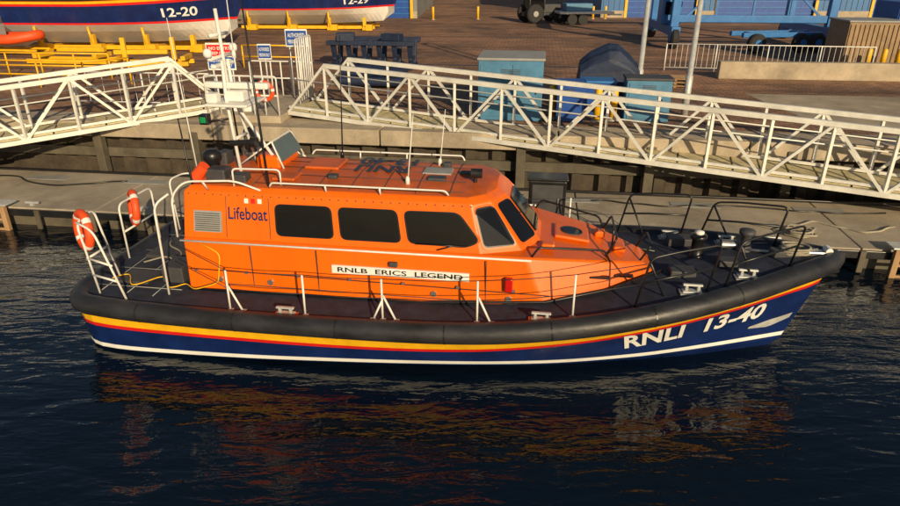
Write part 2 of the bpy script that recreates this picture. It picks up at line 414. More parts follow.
def build_house(parent,detail=True):
    LB=[(-4.1,1.32),(2.0,1.32),(3.0,.98),(3.9,.40)]
    LT=[(-4.1,1.27,1.95),(1.65,1.24,1.95),(2.75,.85,1.80),(3.6,.33,1.60)]
    V=[];F=[]
    for (x,y) in LB: V+=[(x,-y,dz(x)-.12),(x,y,dz(x)-.12)]
    for (x,y,z) in LT: V+=[(x,-y,z),(x,y,z)]
    for i in range(3):
        F.append((2*i,2*i+2,8+2*i+2,8+2*i)); F.append((2*i+1,8+2*i+1,8+2*i+3,2*i+3)); F.append((8+2*i,8+2*i+2,8+2*i+3,8+2*i+1)); F.append((2*i,2*i+1,2*i+3,2*i+2))
    F.append((0,8,9,1)); F.append((6,7,15,14))
    mk('trunk',V,F,ORANGE,parent,bevel=.045,seg=3,smooth=True)
    V=[];F=[];ks=[-1,-.5,0,.5,1]; mi=[]
    for (x,y) in UB: V+=[(x,-y,UZ0-.03),(x,y,UZ0-.03)]
    for (x,y) in UT: V+=[(x,-y,UZ1),(x,y,UZ1)]
    for i in range(3):
        F.append((2*i,2*i+2,8+2*i+2,8+2*i)); F.append((2*i+1,8+2*i+1,8+2*i+3,2*i+3))
    F.append((0,8,9,1)); F.append((6,7,15,14)); mi=[0]*len(F)
    b=len(V)
    ins=[(-3.96,.98),(.70,.95),(.97,.74),(1.13,.36)]
    for (x,y) in ins:
        for k in ks: V.append((x,k*y,2.80+.08*(1-k*k)))
    for i in range(3):
        for k in range(4): F.append((b+i*5+k,b+(i+1)*5+k,b+(i+1)*5+k+1,b+i*5+k+1)); mi.append(1)
        F.append((8+2*i,8+2*i+2,b+(i+1)*5,b+i*5)); F.append((9+2*i,b+i*5+4,b+(i+1)*5+4,9+2*i+2)); mi+=[0,0]
    F.append((8,b,b+1,b+2,b+3,b+4,9)); F.append((14,15,b+19,b+18,b+17,b+16,b+15)); mi+=[0,0]
    F.append((0,1,3,5,7,6,4,2)); mi.append(0)
    mk('wheelhouse',V,F,[ORANGE,ROOFOR],parent,mi=mi,bevel=.025,seg=3,smooth=True)
    if not detail: return
    for sgn in (-1,1):
        q=[(UB[0][0],sgn*UB[0][1],UZ0),(UB[1][0],sgn*UB[1][1],UZ0),(UT[1][0],sgn*UT[1][1],UZ1),(UT[0][0],sgn*UT[0][1],UZ1)]
        L=UB[1][0]-UB[0][0]
        def win(nm,pts,r=.09):
            if sgn>0: pts=pts[::-1]
            c_=sum(pts,Vector())/len(pts)
            panel(nm+'_flange',[p_+(p_-c_).normalized()*.065 for p_ in pts],r+.045,.006,ORANGE,parent)
            panel(nm+'_frame',[p_+(p_-c_).normalized()*.030 for p_ in pts],r+.025,.011,BLACK,parent)
            panel(nm,pts,r,.016,GLASS,parent)
        u=lambda x:(x+4.1)/L
        win('side_window_a',quad_pts(q,[(u(-2.42),.15),(u(-1.47),.15),(u(-1.47),.80),(u(-2.42),.80)]))
        win('side_window_b',quad_pts(q,[(u(-1.31),.15),(u(-.34),.15),(u(-.34),.80),(u(-1.31),.80)]))
        win('side_window_c',quad_pts(q,[(u(-.18),.15),(u(.72),.13),(u(.96),.26),(u(.70),.80),(u(-.18),.80)]))
        for a,bn in ((1,'quarter_window'),(2,'front_window')):
            q2=[(UB[a][0],sgn*UB[a][1],UZ0),(UB[a+1][0],sgn*UB[a+1][1],UZ0),(UT[a+1][0],sgn*UT[a+1][1],UZ1),(UT[a][0],sgn*UT[a][1],UZ1)]
            win(bn,quad_pts(q2,[(.12,.14),(.90,.14),(.90,.88),(.14,.88)]),.07)
    q3=[(UB[3][0],-UB[3][1],UZ0),(UB[3][0],UB[3][1],UZ0),(UT[3][0],UT[3][1],UZ1),(UT[3][0],-UT[3][1],UZ1)]
    panel('windscreen',quad_pts(q3,[(.07,.14),(.93,.14),(.93,.88),(.07,.88)]),.07,.02,GLASS,parent)
    panel('aft_door',[(-4.1,.35,1.1),(-4.1,-.35,1.1),(-4.09,-.35,2.6),(-4.09,.35,2.6)],.08,.03,DGREY,parent)

BO=(-.27,10.6,0); BY=math.radians(-8.6)
B=empty('lifeboat',BO,BY)
build_hull(B); build_house(B)
for sgn in (-1,1):
    def fn(u,v,sgn=sgn):
        # the numbers run straight and level with the sheer; letters stay upright
        x=3.36+(u if sgn<0 else 1-u)*2.50
        xb=3.36+(.5)*2.5
        z=interp(zf_t,x)-(.79-.02*u)+.40*v-.10*(u-.5)
        return hull_pt(x-.10*v*(1 if sgn<0 else -1),interp(zf_t,x)-z,sgn,.016)
    textmap('hull_number','RNLI  13-40',fn,WHITE,B,.028)
for sgn in (-1,1):
    V=[];F=[]
    for i in range(9):
        x=5.75+.80*i/8
        top=1.00-.01*i; wdt=.04+.03*i if i<5 else .16-.02*(i-5)
        for d in (top,top+wdt): V.append(hull_pt(x,d,sgn,.012))
    for i in range(8): F.append((2*i,2*i+1,2*i+3,2*i+2))
    mk('bow_chafe_plate',V,F,GALV,B,recalc=False)
def wall(x,v,off=.006):
    p_=quad_pts([(UB[0][0],-UB[0][1],UZ0),(UB[1][0],-UB[1][1],UZ0),(UT[1][0],-UT[1][1],UZ1),(UT[0][0],-UT[0][1],UZ1)],[((x+4.1)/5.05,v)])[0]
    return p_+Vector((0,-.98,.18))*off
textmap('lettering','Lifeboat',lambda u,v:wall(-3.28+.70*u,.44+.27*v),NAVY,B,.012)
panel('vent_frame',[wall(-3.9,.14),wall(-3.4,.14),wall(-3.4,.60),wall(-3.9,.60)],.02,.012,GREY,B)
V=[];F=[]
for i in range(9):
    c_=wall(-3.65,.18+.046*i,.016); boxg(V,F,c_,(.44,.02,.018))
mk('vent_slats',V,F,STEEL,B)
for i,(m_,xx) in enumerate(((WHITE,-2.98),(RED,-2.86),(WHITE,-2.74))):
    panel('decal',[wall(xx,.80),wall(xx+.07,.80),wall(xx+.07,.9),wall(xx,.9)],0,.004,m_,B)
for x in (-3.32,-2.55):
    tubes('side_seam',[[wall(x,.04,.0),wall(x,.93,.0)]],.006,DGREY,B,5)
V=[];F=[]
for i in range(34):
    boxg(V,F,wall(-4.0+.15*i,.955,.004),(.018,.012,.018))
mk('roof_edge_bolts',V,F,DGREY,B)
for sgn in (-1,1):
    tubes('knuckle_rail',[smooth_path([(-4.1,sgn*1.34,1.93),(1.75,sgn*1.30,1.93)],.1)],.018,WHITEM,B)
    rp=[(-2.55,sgn*1.02,2.84),(-2.5,sgn*1.05,2.92),(.35,sgn*1.03,2.92),(.4,sgn*1.0,2.84)]
    tubes('roof_handrail',[smooth_path(rp,.06)]+[[(x,sgn*1.04,2.92),(x,sgn*1.01,2.80)] for x in (-1.6,-.7)],.016,WHITEM,B)
    tubes('aft_handrail',[smooth_path([(-4.12,sgn*1.36,2.0),(-4.12,sgn*1.34,2.7),(-3.9,sgn*1.28,2.95),(-3.1,sgn*1.12,2.95),(-2.7,sgn*1.05,2.78)],.15),
                          [(-3.6,sgn*1.22,2.95),(-3.6,sgn*1.08,2.76)]],.018,WHITEM,B)
    tubes('trunk_cable',[smooth_path([(-4.0,sgn*1.34,1.42),(-1.5,sgn*1.34,1.40),(1.5,sgn*1.33,1.36),(2.1,sgn*1.31,1.34)],.1)],.008,WIRE,B,5)
    tubes('trunk_base_strip',[[(-4.1,sgn*1.335,1.03),(0,sgn*1.335,1.08),(2.0,sgn*1.335,dz(2)+.03),(3.0,sgn*.995,dz(3)+.04),(3.9,sgn*.41,dz(3.9)+.04)]],.022,BLACK,B,6)
lw=lambda x,z,off: Vector((x,-1.32+(z-1.0)/.95*.05-off,z))
panel('name_board',[lw(-1.5,1.50,0),(lw(.78,1.50,0)),lw(.78,1.64,0),lw(-1.5,1.64,0)],0,.02,WHITE,B)
textmap('name_text','RNLB  ERICS  LEGEND',lambda u,v:lw(-1.40+2.08*u,1.53+.085*v,.026),BLACK,B,.015)
box('trunk_panel_seam',(-.6,-1.318,1.16),(5.6,.012,.012),DGREY,B,.002)
boxes('trunk_vertical_seams',[((x,-1.298,1.52),(.010,.030,.72)) for x in (-2.9,-1.75,1.05)],DGREY,B,.002)
V=[];F=[]
for x in (-3.9,-3.0,-2.1,-1.2,-.3,.6,1.5):
    boxg(V,F,(x,-1.325,1.40),(.05,.05,.035))
mk('cable_clips',V,F,STEEL,B)
for x in (-2.6,1.42,-3.5,.2):
    cyl('fuel_cap',(x,-1.29,1.24),(x,-1.328,1.24),.05,STEEL,B)
box('port_light_red',(1.42,-1.36,1.52),(.12,.09,.24),LENSR,B,.02)
box('rescue_fitting',(-.45,-1.33,1.73),(.14,.07,.09),DGREY,B,.02)
text_plane('roof_number','13-40',(-.40,.80,2.885),(-1.05,0,0),(0,-.42,0),BLACK,B,.03)
text_plane('roof_letters','RNLI',(-.45,.28,2.896),(-.95,0,0),(0,-.40,0),BLACK,B,.03)
boxes('roof_hatch',[((-2.0,.25,2.90),(.62,.62,.05)),((-2.45,-.5,2.87),(.4,.4,.05))],ROOFOR,B,.02)
boxes('roof_vent',[((-1.65,-.45,2.89),(.16,.16,.07)),((.15,.5,2.89),(.14,.14,.1)),((.55,.05,2.90),(.2,.12,.06)),((.1,-.3,2.89),(.3,.2,.05))],DGREY,B,.02)
boxes('roof_panel',[((.05,.12,2.885),(.5,.35,.03))],GREY,B,.01)
cyl('searchlight_stem',(.75,-.35,2.86),(.75,-.35,2.98),.03,BLACK,B); cyl('searchlight',(.68,-.35,3.02),(.86,-.35,3.02),.08,BLACK,B)
ys=[-.8,-.4,0,.4,.8]
tubes('roof_seams',[[(x,y,2.804+.08*(1-(y/.97)**2)) for y in (-.9,-.45,0,.45,.9)] for x in (-2.9,-2.35,-1.8,-1.25,-.7,-.15,.4)]+[[(-2.9,y,2.804+.08*(1-(y/.97)**2)),(.6,y,2.804+.08*(1-(y/.95)**2))] for y in ys],.007,DGREY,B,5)
def aerial(base,h,lean,r=.014,m=WHITEM,nm='whip_aerial'):
    b=Vector(base); tubes(nm,[[b,b+Vector((lean[0]*.5,lean[1]*.5,h*.5)),b+Vector((lean[0],lean[1],h))]],[r,r*.7,r*.35],m,B,6)
    lathe(nm+'_base',base,[(.04,-.02),(.035,.08),(.02,.12)],m,B,10)
aerial((-.35,-.55,2.86),1.15,(.12,0)); aerial((.0,.6,2.86),1.0,(.1,0))
aerial((-2.6,-.9,2.0),3.9,(-.15,.1),.03,BLACK); aerial((-3.9,.8,2.8),3.4,(-.15,0),.022,BLACK); aerial((-1.9,.85,2.84),2.2,(.1,0),.015,BLACK)
aerial((-3.95,-.7,2.8),2.6,(-.1,0),.014,WHITEM); aerial((-3.55,.35,4.7),1.6,(0,0),.012,WHITEM)
aerial((-3.9,-.95,2.0),1.9,(-.1,0),.03,BLACK)
tubes('mast_frame',[[(-3.35,-.34,2.78),(-3.55,-.14,4.1),(-3.55,-.10,4.7)],[(-3.35,.34,2.78),(-3.55,.14,4.1),(-3.55,.10,4.7)],[(-2.75,0,2.85),(-3.52,0,4.05)],
   [(-3.45,-.25,3.4),(-3.45,.25,3.4)],[(-3.55,0,4.1),(-3.6,0,5.5)],[(-3.6,-.45,4.75),(-3.6,.45,4.75)],[(-3.6,-.3,5.1),(-3.6,.3,5.1)]],.030,WHITEM,B)
box('mast_platform',(-3.45,0,4.0),(.75,.8,.05),WHITEM,B,.02)
boxes('radar_pedestal',[((-3.4,0,4.12),(.34,.34,.18)),((-3.4,0,4.28),(1.15,.14,.11)),((-3.75,-.2,4.1),(.2,.2,.16))],WHITE,B,.03)
box('radar_scanner',(-3.6,0,4.62),(.1,.7,.07),WHITE,B,.03)
lathe('sat_dome',(-3.6,-.45,4.78),[(.05,0),(.07,.04),(.07,.10),(.04,.14)],WHITE,B); lathe('sat_dome',(-3.6,.45,4.78),[(.05,0),(.07,.04),(.07,.10),(.04,.14)],WHITE,B)
box('navigation_lamp',(-3.9,-.3,3.75),(.16,.14,.18),BLACK,B,.02); box('navigation_lens',(-3.9,-.38,3.75),(.10,.03,.1),LENSG,B,.01)
tubes('lamp_bracket',[[(-3.9,-.3,3.7),(-3.5,-.2,3.75)]],.02,BLACK,B)
cyl('horn',(-3.5,-.3,3.35),(-3.1,-.3,3.38),.05,BLACK,B); cyl('horn_bell',(-3.12,-.3,3.38),(-3.02,-.3,3.38),.09,BLACK,B)
lathe('exhaust_cowl',(-3.85,-.35,2.78),[(.12,0),(.12,.25),(.16,.3),(.16,.40),(.08,.46)],BLACK,B)
cyl('rescue_quoit_bag',(-3.98,-.75,2.86),(-3.78,-.75,3.06),.10,RINGO,B); boxes('equipment_box',[((-3.6,-.65,2.9),(.35,.3,.24)),((-3.2,-.7,2.87),(.3,.24,.16)),((-3.85,.1,2.95),(.2,.3,.3))],DGREY,B,.03)
box('upper_console',(-2.95,.35,2.96),(.45,.9,.26),ORANGE,B,.06)
box('upper_seat',(-3.35,.5,3.0),(.35,.4,.3),DGREY,B,.05); box('upper_seat_back',(-3.52,.5,3.25),(.1,.4,.4),DGREY,B,.05)
SCR=mat('tinted_screen',(.10,.13,.13),.1,var=.1)
panel('upper_windscreen',[(-2.68,-.1,3.0),(-2.68,.82,3.0),(-2.85,.78,3.32),(-2.85,-.05,3.32)],.05,.01,SCR,B)
tubes('upper_windscreen_frame',[smooth_path([(-2.66,-.12,2.88),(-2.86,-.07,3.34),(-2.86,.8,3.34),(-2.66,.86,2.88)],.06),[(-2.86,-.07,3.34),(-3.5,-.1,2.9)],[(-2.86,.8,3.34),(-3.6,.85,2.9)]],.016,WHITEM,B)
tubes('liferaft_rack',[smooth_path([(-2.4,-.9,2.84),(-2.4,-.9,3.1),(-3.2,-.95,3.1),(-3.2,-.95,2.8)],.08)],.016,WHITEM,B)
for sgn in (-1,1):
    tubes('wiper',[[(1.64,sgn*.75,1.99),(1.44,sgn*.57,2.36)],[(1.35,sgn*.67,2.36),(1.52,sgn*.44,2.42)]],.01,BLACK,B,5)
tubes('wiper',[[(.25,-1.235,1.99),(.55,-1.21,2.08)],[(-.1,-1.22,2.07),(.72,-1.215,2.07)]],.012,BLACK,B,5)
tubes('trunk_handrail',[smooth_path([(1.75,-1.15,1.93),(1.85,-1.15,2.10),(2.9,-.78,1.96),(3.0,-.75,1.76)],.07),smooth_path([(1.75,1.15,1.93),(1.85,1.15,2.10),(2.9,.78,1.96),(3.0,.75,1.76)],.07),
    smooth_path([(2.95,-.55,1.76),(3.1,-.55,2.08),(3.1,.55,2.08),(2.95,.55,1.76)],.08),[(3.1,0,2.08),(3.1,0,1.73)],
    smooth_path([(3.55,-.3,1.62),(3.7,-.3,1.9),(3.7,.3,1.9),(3.55,.3,1.62)],.08)],.018,BLACK,B)
box('escape_hatch',(2.40,.1,1.885),(.6,.6,.06),ORANGE,B,.03,tilt=('Y',.12)); cyl('hatch_port',(2.40,.1,1.9),(2.405,.1,1.927),.17,GLASS,B)
tubes('hatch_ring',[[(2.40+.18*math.cos(t*.3142),.1+.18*math.sin(t*.3142),1.922-.022*math.cos(t*.3142)) for t in range(20)]],.012,DGREY,B,6,True)
boxes('trunk_steps',[((2.85,-.92,1.55),(.32,.10,.03)),((3.25,-.74,1.52),(.3,.1,.03))],BLACK,B,.005)
boxes('trunk_vents',[((2.9,.3,1.83),(.18,.18,.12)),((2.0,-.7,1.97),(.22,.18,.08)),((3.2,-.1,1.75),(.2,.26,.1))],ORANGE,B,.03)
for sgn in (-1,1):
    xs=[-3.05,-1.77,-.5,.98,2.42]; st=[]; tops=[]
    for i,x in enumerate(xs):
        yb=-(interp(yf_t,x)-.22); zb=dz(x)-.02
        top=Vector((x,sgn*abs(yb)-sgn*.02,zb+.72)); tops.append(top)
        st.append([(x,sgn*abs(yb),zb),top])
        if i in (0,2,3): st.append([(x+.22,sgn*abs(yb),zb),(x+.02,sgn*abs(yb),zb+.45)])
        if i in (2,): st.append([(x-.16,sgn*abs(yb),zb),(x,sgn*abs(yb),zb+.35)])
    tubes('stanchions',st,.018,WHITEM,B)
    V=[];F=[]
    for s_ in st: boxg(V,F,(s_[0][0],s_[0][1],dz(s_[0][0])-.01),(.09,.09,.03))
    mk('stanchion_feet',V,F,GALV,B,bevel=.006)
    wires=[]
    for hh in (.0,-.33):
        for i in range(len(tops)-1):
            a=tops[i]+Vector((0,0,hh)); b=tops[i+1]+Vector((0,0,hh)); mid=(a+b)/2-Vector((0,0,.02)); wires.append([a,mid,b])
        a=tops[0]+Vector((0,0,hh)); wires.append([Vector((-4.15,sgn*1.5,1.95+hh)),a])
        a=tops[-1]+Vector((0,0,hh)); wires.append([a,Vector((3.45,sgn*1.5,dz(3.4)+.70+hh))])
    tubes('guard_wires',wires,.0075,WIRE,B,5)
    def yy(x): return sgn*(interp(yf_t,x)-.25)
    R1=[]
    for (x0,x1,hh) in ((3.35,4.45,.80),(4.75,5.85,.72)):
        path=[(x0,yy(x0),dz(x0)-.02),(x0+.16,yy(x0+.2),dz(x0)+hh),((x0+x1)/2,yy((x0+x1)/2),dz((x0+x1)/2)+hh),(x1+.12,yy(x1),dz(x1)+hh),(x1,yy(x1),dz(x1)-.02)]
        R1.append(smooth_path(path,.12))
        R1.append([(x0+.08,yy(x0+.1),dz(x0)+hh*.5),((x0+x1)/2,yy((x0+x1)/2),dz((x0+x1)/2)+hh*.5),(x1+.05,yy(x1),dz(x1)+hh*.5)])
        R1.append([(x0+.5,yy(x0+.5)*.85,dz(x0)-.02),(x0+.16,yy(x0+.2),dz(x0)+hh*.9)])
    tubes('bow_rail',R1,.018,BLACK,B)
sr=[smooth_path([(-5.55,-1.68,1.0),(-5.65,-1.71,2.3),(-5.7,-1.2,2.35),(-5.55,-1.1,1.0)],.15),
    smooth_path([(-4.95,-1.84,1.0),(-5.35,-1.76,2.2),(-5.65,-1.71,2.3)],.15),
    [(-5.6,-1.69,1.65),(-5.1,-1.81,1.6)],[(-5.6,-1.69,1.35),(-5.05,-1.82,1.32)],[(-5.62,-1.70,1.65),(-5.62,-1.15,1.65)],
    smooth_path([(-5.9,-.3,1.0),(-5.9,-.3,2.1),(-5.9,.75,2.1),(-5.9,.75,1.0)],.15),[(-5.9,-.3,1.55),(-5.9,.75,1.55)],
    smooth_path([(-5.75,1.25,1.0),(-5.8,1.25,2.1),(-5.75,1.75,2.1),(-4.6,1.85,2.05),(-4.5,1.85,1.0)],.15),[(-5.75,1.7,1.55),(-4.55,1.85,1.5)],[(-5.2,1.82,2.07),(-5.2,1.82,1.0)],
    smooth_path([(-4.35,-1.55,1.0),(-4.35,-1.5,2.6),(-4.15,-1.35,2.75)],.15), smooth_path([(-4.35,1.4,1.0),(-4.35,1.4,2.6),(-4.15,1.3,2.75)],.15),
    smooth_path([(-4.75,.2,1.0),(-4.75,.2,1.9),(-4.75,1.2,1.9),(-4.75,1.2,1.0)],.1)]
tubes('stern_rail',sr,.020,WHITEM,B)
for c_,nn in (((-5.72,-1.5,2.08),(-.62,-.85,.1)),((-5.97,.22,1.85),(-.75,-.65,.1))):
    torus('life_ring',c_,.29,.075,nn,[RINGO,WHITE],B)
tubes('deck_seams',[[(-5.8,y,dz(-5)+.015),(-4.2,y,dz(-4)+.01)] for y in (-1.4,-.7,.1,.9)]+[[(x,-1.65,dz(-5)-.005),(x,0,dz(-5)+.02),(x,1.65,dz(-5)-.005)] for x in (-5.6,-5.1,-4.6)],.008,GREY,B,5)
boxes('deck_hatches',[((-5.2,.2,dz(-5)+.04),(.8,.9,.08)),((-5.2,-1.05,dz(-5)+.03),(.6,.5,.05)),((-4.5,-.9,dz(-5)+.15),(.4,.5,.3))],DGREY,B,.02)
hose=[(-5.6+.1*i, -1.25+.2*math.sin(i*.9), dz(-5)+.07) for i in range(15)]
tubes('air_hose',[smooth_path(hose+[(-3.9,-1.5,1.1),(-3.45,-1.48,1.25),(-3.4,-1.38,1.75),(-3.7,-1.36,1.9)],.1,3)],.011,YEL,B,6)
tubes('stern_rope',[smooth_path([(-5.4,-.6,1.1),(-5.1,-.3,1.12),(-4.8,-.5,1.1),(-4.9,-.1,1.12),(-5.3,.1,1.15),(-5.5,.6,1.12)],.15)],.016,ROPE,B,6)
def deck_cleat(x,y,nm='mooring_cleat'):
    z=dz(x)-.01
    V=[];F=[]; boxg(V,F,(x,y,z+.015),(.30,.14,.03)); boxg(V,F,(x-.09,y,z+.07),(.05,.06,.1)); boxg(V,F,(x+.09,y,z+.07),(.05,.06,.1)); boxg(V,F,(x,y,z+.12),(.30,.06,.035))
    mk(nm,V,F,GALV,B,bevel=.012)
    box('cleat_patch',(x,y-.02,z-.01),(.38,.20,.03),ORANGE if x<3 else GREY,B,.005)
for sgn in (-1,1):
    for x in (-2.1,1.95,4.25,5.15): deck_cleat(x,sgn*(interp(yf_t,x)-.22-(.15 if x>4 else 0)))
lathe('samson_post',(4.55,.2,dz(4.5)-.02),[(.13,0),(.13,.05),(.10,.08),(.10,.34),(.14,.36),(.14,.42),(.05,.44)],BLACK,B)
lathe('samson_post_cap',(4.55,.2,dz(4.5)+.42),[(.08,0),(.08,.04),(.03,.06)],WHITE,B)
lathe('windlass',(5.35,.3,dz(5.3)-.02),[(.14,0),(.14,.06),(.08,.12),(.08,.3),(.13,.34),(.13,.4),(.04,.42)],DGREY,B)
cyl('capstan_motor',(5.0,.45,dz(5)+.08),(5.25,.45,dz(5)+.08),.09,STEEL,B)
boxes('foredeck_gear',[((4.2,-.5,dz(4.2)+.05),(.4,.3,.12)),((4.95,-.25,dz(5)+.05),(.3,.25,.12)),((5.9,0,dz(5.9)+.05),(.45,.22,.12)),((4.4,.75,dz(4.4)+.07),(.5,.3,.16))],DGREY,B,.02)
box('bow_roller',(6.4,0,dz(6.4)+.03),(.42,.16,.08),STEEL,B,.02)
cyl('bow_roller_wheel',(6.55,-.08,dz(6.5)+.08),(6.55,.08,dz(6.5)+.08),.055,WHITE,B)
rc=[(6.05+.22*math.cos(t*.6)+random.uniform(-.03,.03),.02+.15*math.sin(t*.6)+random.uniform(-.03,.03),dz(6)+.03+.004*t) for t in range(40)]
tubes('rope_bundle',[rc],.022,ROPE,B,6)
tubes('anchor_chain',[[(5.35,.2,dz(5.3)+.06),(5.8,.08,dz(5.8)+.03),(6.4,0,dz(6.4)+.09)]],.025,STEEL,B,6)
tubes('mooring_line',[smooth_path([(6.0,.2,dz(6)+.1),(6.5,.6,1.5),(7.3,2.3,.65)],.5),smooth_path([(4.25,1.15,dz(4.2)+.1),(5.0,2.2,1.0),(5.6,2.9,.62)],.5),smooth_path([(-5.5,1.8,1.1),(-6.4,2.6,.8),(-7.0,3.2,.62)],.4)],.016,BROPE,B,6)
for x in (-3,0,3.2):
    lathe('buoy_fender',(x,2.68-.15*(x>3),.35),[(.06,0),(.26,.12),(.32,.35),(.26,.6),(.07,.75),(.04,.82)],mat('navy_vinyl',(.01,.02,.07),.4),B,16)

# ------------------------------------------------------------------ gangways
def gangway(A,Bp,width,H,bays):
    A=Vector(A);Bp=Vector(Bp); d=Bp-A; e=empty('gangway')
    n=Vector((-d.y,d.x,0)).normalized()
    if n.y<0: n=-n
    up=Vector((0,0,1)); P=lambda t,s,h:A+d*t+n*s+up*h
    ch=[];web=[]
    for s in (0,width):
        ch+= [[P(0,s,0),P(1,s,0)],[P(1/bays,s,H),P(1-1/bays,s,H)]]
        web+= [[P(0,s,0),P(1/bays,s,H)],[P(1,s,0),P(1-1/bays,s,H)]]
        for i in range(1,bays):
            web.append([P(i/bays,s,0),P(i/bays,s,H)])
            if i<bays-1:
                if (i%2==0): web.append([P(i/bays,s,0),P((i+1)/bays,s,H)])
                else: web.append([P(i/bays,s,H),P((i+1)/bays,s,0)])
    tubes('chords',ch,.085,ALU,e,4); tubes('webs',web,.050,ALU,e,4)
    tubes('handrails',[[P(.01,s,H*.66),P(.99,s,H*.66)] for s in (.08,width-.08)],.02,ALU,e,6)
    tubes('cross_beams',[[P(i/(bays*2),0,-.03),P(i/(bays*2),width,-.03)] for i in range(bays*2+1)],.045,ALU,e,4)
    V=[];F=[];N=bays*2
    for i in range(N):
        t0=(i+.04)/N;t1=(i+.96)/N; b=len(V)
        for h_ in (.06,.10):
            V+=[P(t0,.1,h_),P(t1,.1,h_),P(t1,width-.1,h_),P(t0,width-.1,h_)]
        F+=[(b,b+1,b+2,b+3),(b+4,b+5,b+6,b+7),(b,b+1,b+5,b+4),(b+1,b+2,b+6,b+5),(b+2,b+3,b+7,b+6),(b+3,b,b+4,b+7)]
    mk('walkway',V,F,PLANK,e)
    tubes('kick_plates',[[P(0,s,.16),P(1,s,.16)] for s in (.08,width-.08)],.05,ALU,e,4)
    return e
gangway((-4.9,19.5,2.1),(15.2,12.55,.95),1.5,1.5,16)
gangway((-6.9,19.95,2.15),(-20.5,13.6,.85),1.5,1.5,11)

lp=empty('landing_platform',(-5.9,20.6,0),QY)
boxes('floor',[((0,0,GZ+.12),(2.3,3.4,.22))],CONC,lp,.02)
pr=[]
for y in (-1.6,1.6):
    pr+=[smooth_path([(-1.1,y,GZ+.2),(-1.1,y,GZ+1.35),(1.1,y,GZ+1.35),(1.1,y,GZ+.2)],.1),[(-1.1,y,GZ+.8),(1.1,y,GZ+.8)]]
    pr+=[[(x,y,GZ+.2),(x,y,GZ+1.35)] for x in (-.7,-.35,0,.35,.7)]
pr+=[smooth_path([(1.1,.2,GZ+.2),(1.1,.2,GZ+2.2),(1.1,1.6,GZ+2.2),(1.1,1.6,GZ+.2)],.1)]+[[(1.1,.2+.2*i,GZ+.3),(1.1,.2+.2*i,GZ+2.2)] for i in range(1,7)]
tubes('railing',pr,.025,WHITEM,lp)
box('locker',(-.35,-.9,GZ+.55),(.8,.6,.65),WHITE,lp,.03)
torus('life_ring',(.75,-1.68,GZ+.95),.25,.06,(0,-1,0),[RINGO,WHITE],lp)

def sign(x,y,w_,h_,top,cols,nm='safety_sign',posts=1):
    e=empty(nm,(x,y,GZ))
    ps=[[(s*w_*.35,0,0),(s*w_*.35,0,top)] for s in ((-1,1) if posts==2 else (0,))]
    tubes('post',ps,.03,GALV,e)
    box('board',(0,-.04,top-h_/2),(w_,.03,h_),WHITE,e,.008)
    k=len(cols)
    for i,cm in enumerate(cols):
        hh=h_*.9/k; zc_=top-h_*.05-hh*(i+.5)
        box('band',(0,-.058,zc_),(w_*.92,.01,hh*.92),cm,e,.002)
        text_plane('text','NO ENTRY' if cm==RED else 'AUTHORISED',(-w_*.38,-.066,zc_+hh*.05),(w_*.76,0,0),(0,0,hh*.26),WHITE,e,.01)
        text_plane('text','KEEP CLEAR' if cm==RED else 'PERSONS ONLY',(-w_*.38,-.066,zc_-hh*.34),(w_*.76,0,0),(0,0,hh*.24),WHITE,e,.01)
    return e
sign(-6.95,20.2,.85,.8,2.15,[RED,MBLUE],posts=2); sign(-5.0,21.9,.72,.55,2.4,[MBLUE],posts=2)
sign(-6.2,22.3,.45,.5,1.9,[MBLUE])

for (x,y) in ((6.15,21.3),(7.3,20.0)):
    e=empty('street_lamp',(x,y,GZ)); V=[];F=[]
    sweepg(V,F,[(0,0,0),(0,0,1.2),(0,0,1.21),(0,0,8)],[.11,.11,.085,.06],14); mk('pole',V,F,GALV,e,smooth=True)
    tubes('arm',[smooth_path([(0,0,7.9),(0,0,8.4),(0,-.9,8.6)],.3)],.04,GALV,e)
    box('lantern',(0,-1.2,8.6),(.3,.6,.12),GREY,e,.04)

# ------------------------------------------------------------------ yard objects
def cabinet(x,y,wx,wy,h,m,top,nm,rz=QY):
    e=empty(nm,(x,y,GZ),rz)
    box('body',(0,0,h/2),(wx,wy,h),m,e,.02); box('roof',(0,0,h+.03),(wx+.08,wy+.08,.07),top,e,.015)
    n=max(1,int(wx/.7))
    for i in range(n):
        cx=-wx/2+wx*(i+.5)/n
        box('door',(cx,-wy/2-.01,h*.5),(wx/n*.88,.02,h*.86),m,e,.008); box('handle',(cx+wx/n*.3,-wy/2-.035,h*.5),(.03,.03,.16),BLACK,e,.004)
    for i in range(4): box('vent',(0,-wy/2-.026,h*.78+.04*i),(wx*.3,.01,.015),DGREY,e,0)
    return e
cabinet(1.9,20.2,1.9,1.9,1.75,PBLUE,GREY,'storage_kiosk')
cabinet(3.6,19.4,.8,.7,1.1,MBLUE,MBLUE,'blue_locker'); cabinet(5.9,19.5,1.3,.8,1.2,PBLUE,DGREY,'blue_locker')
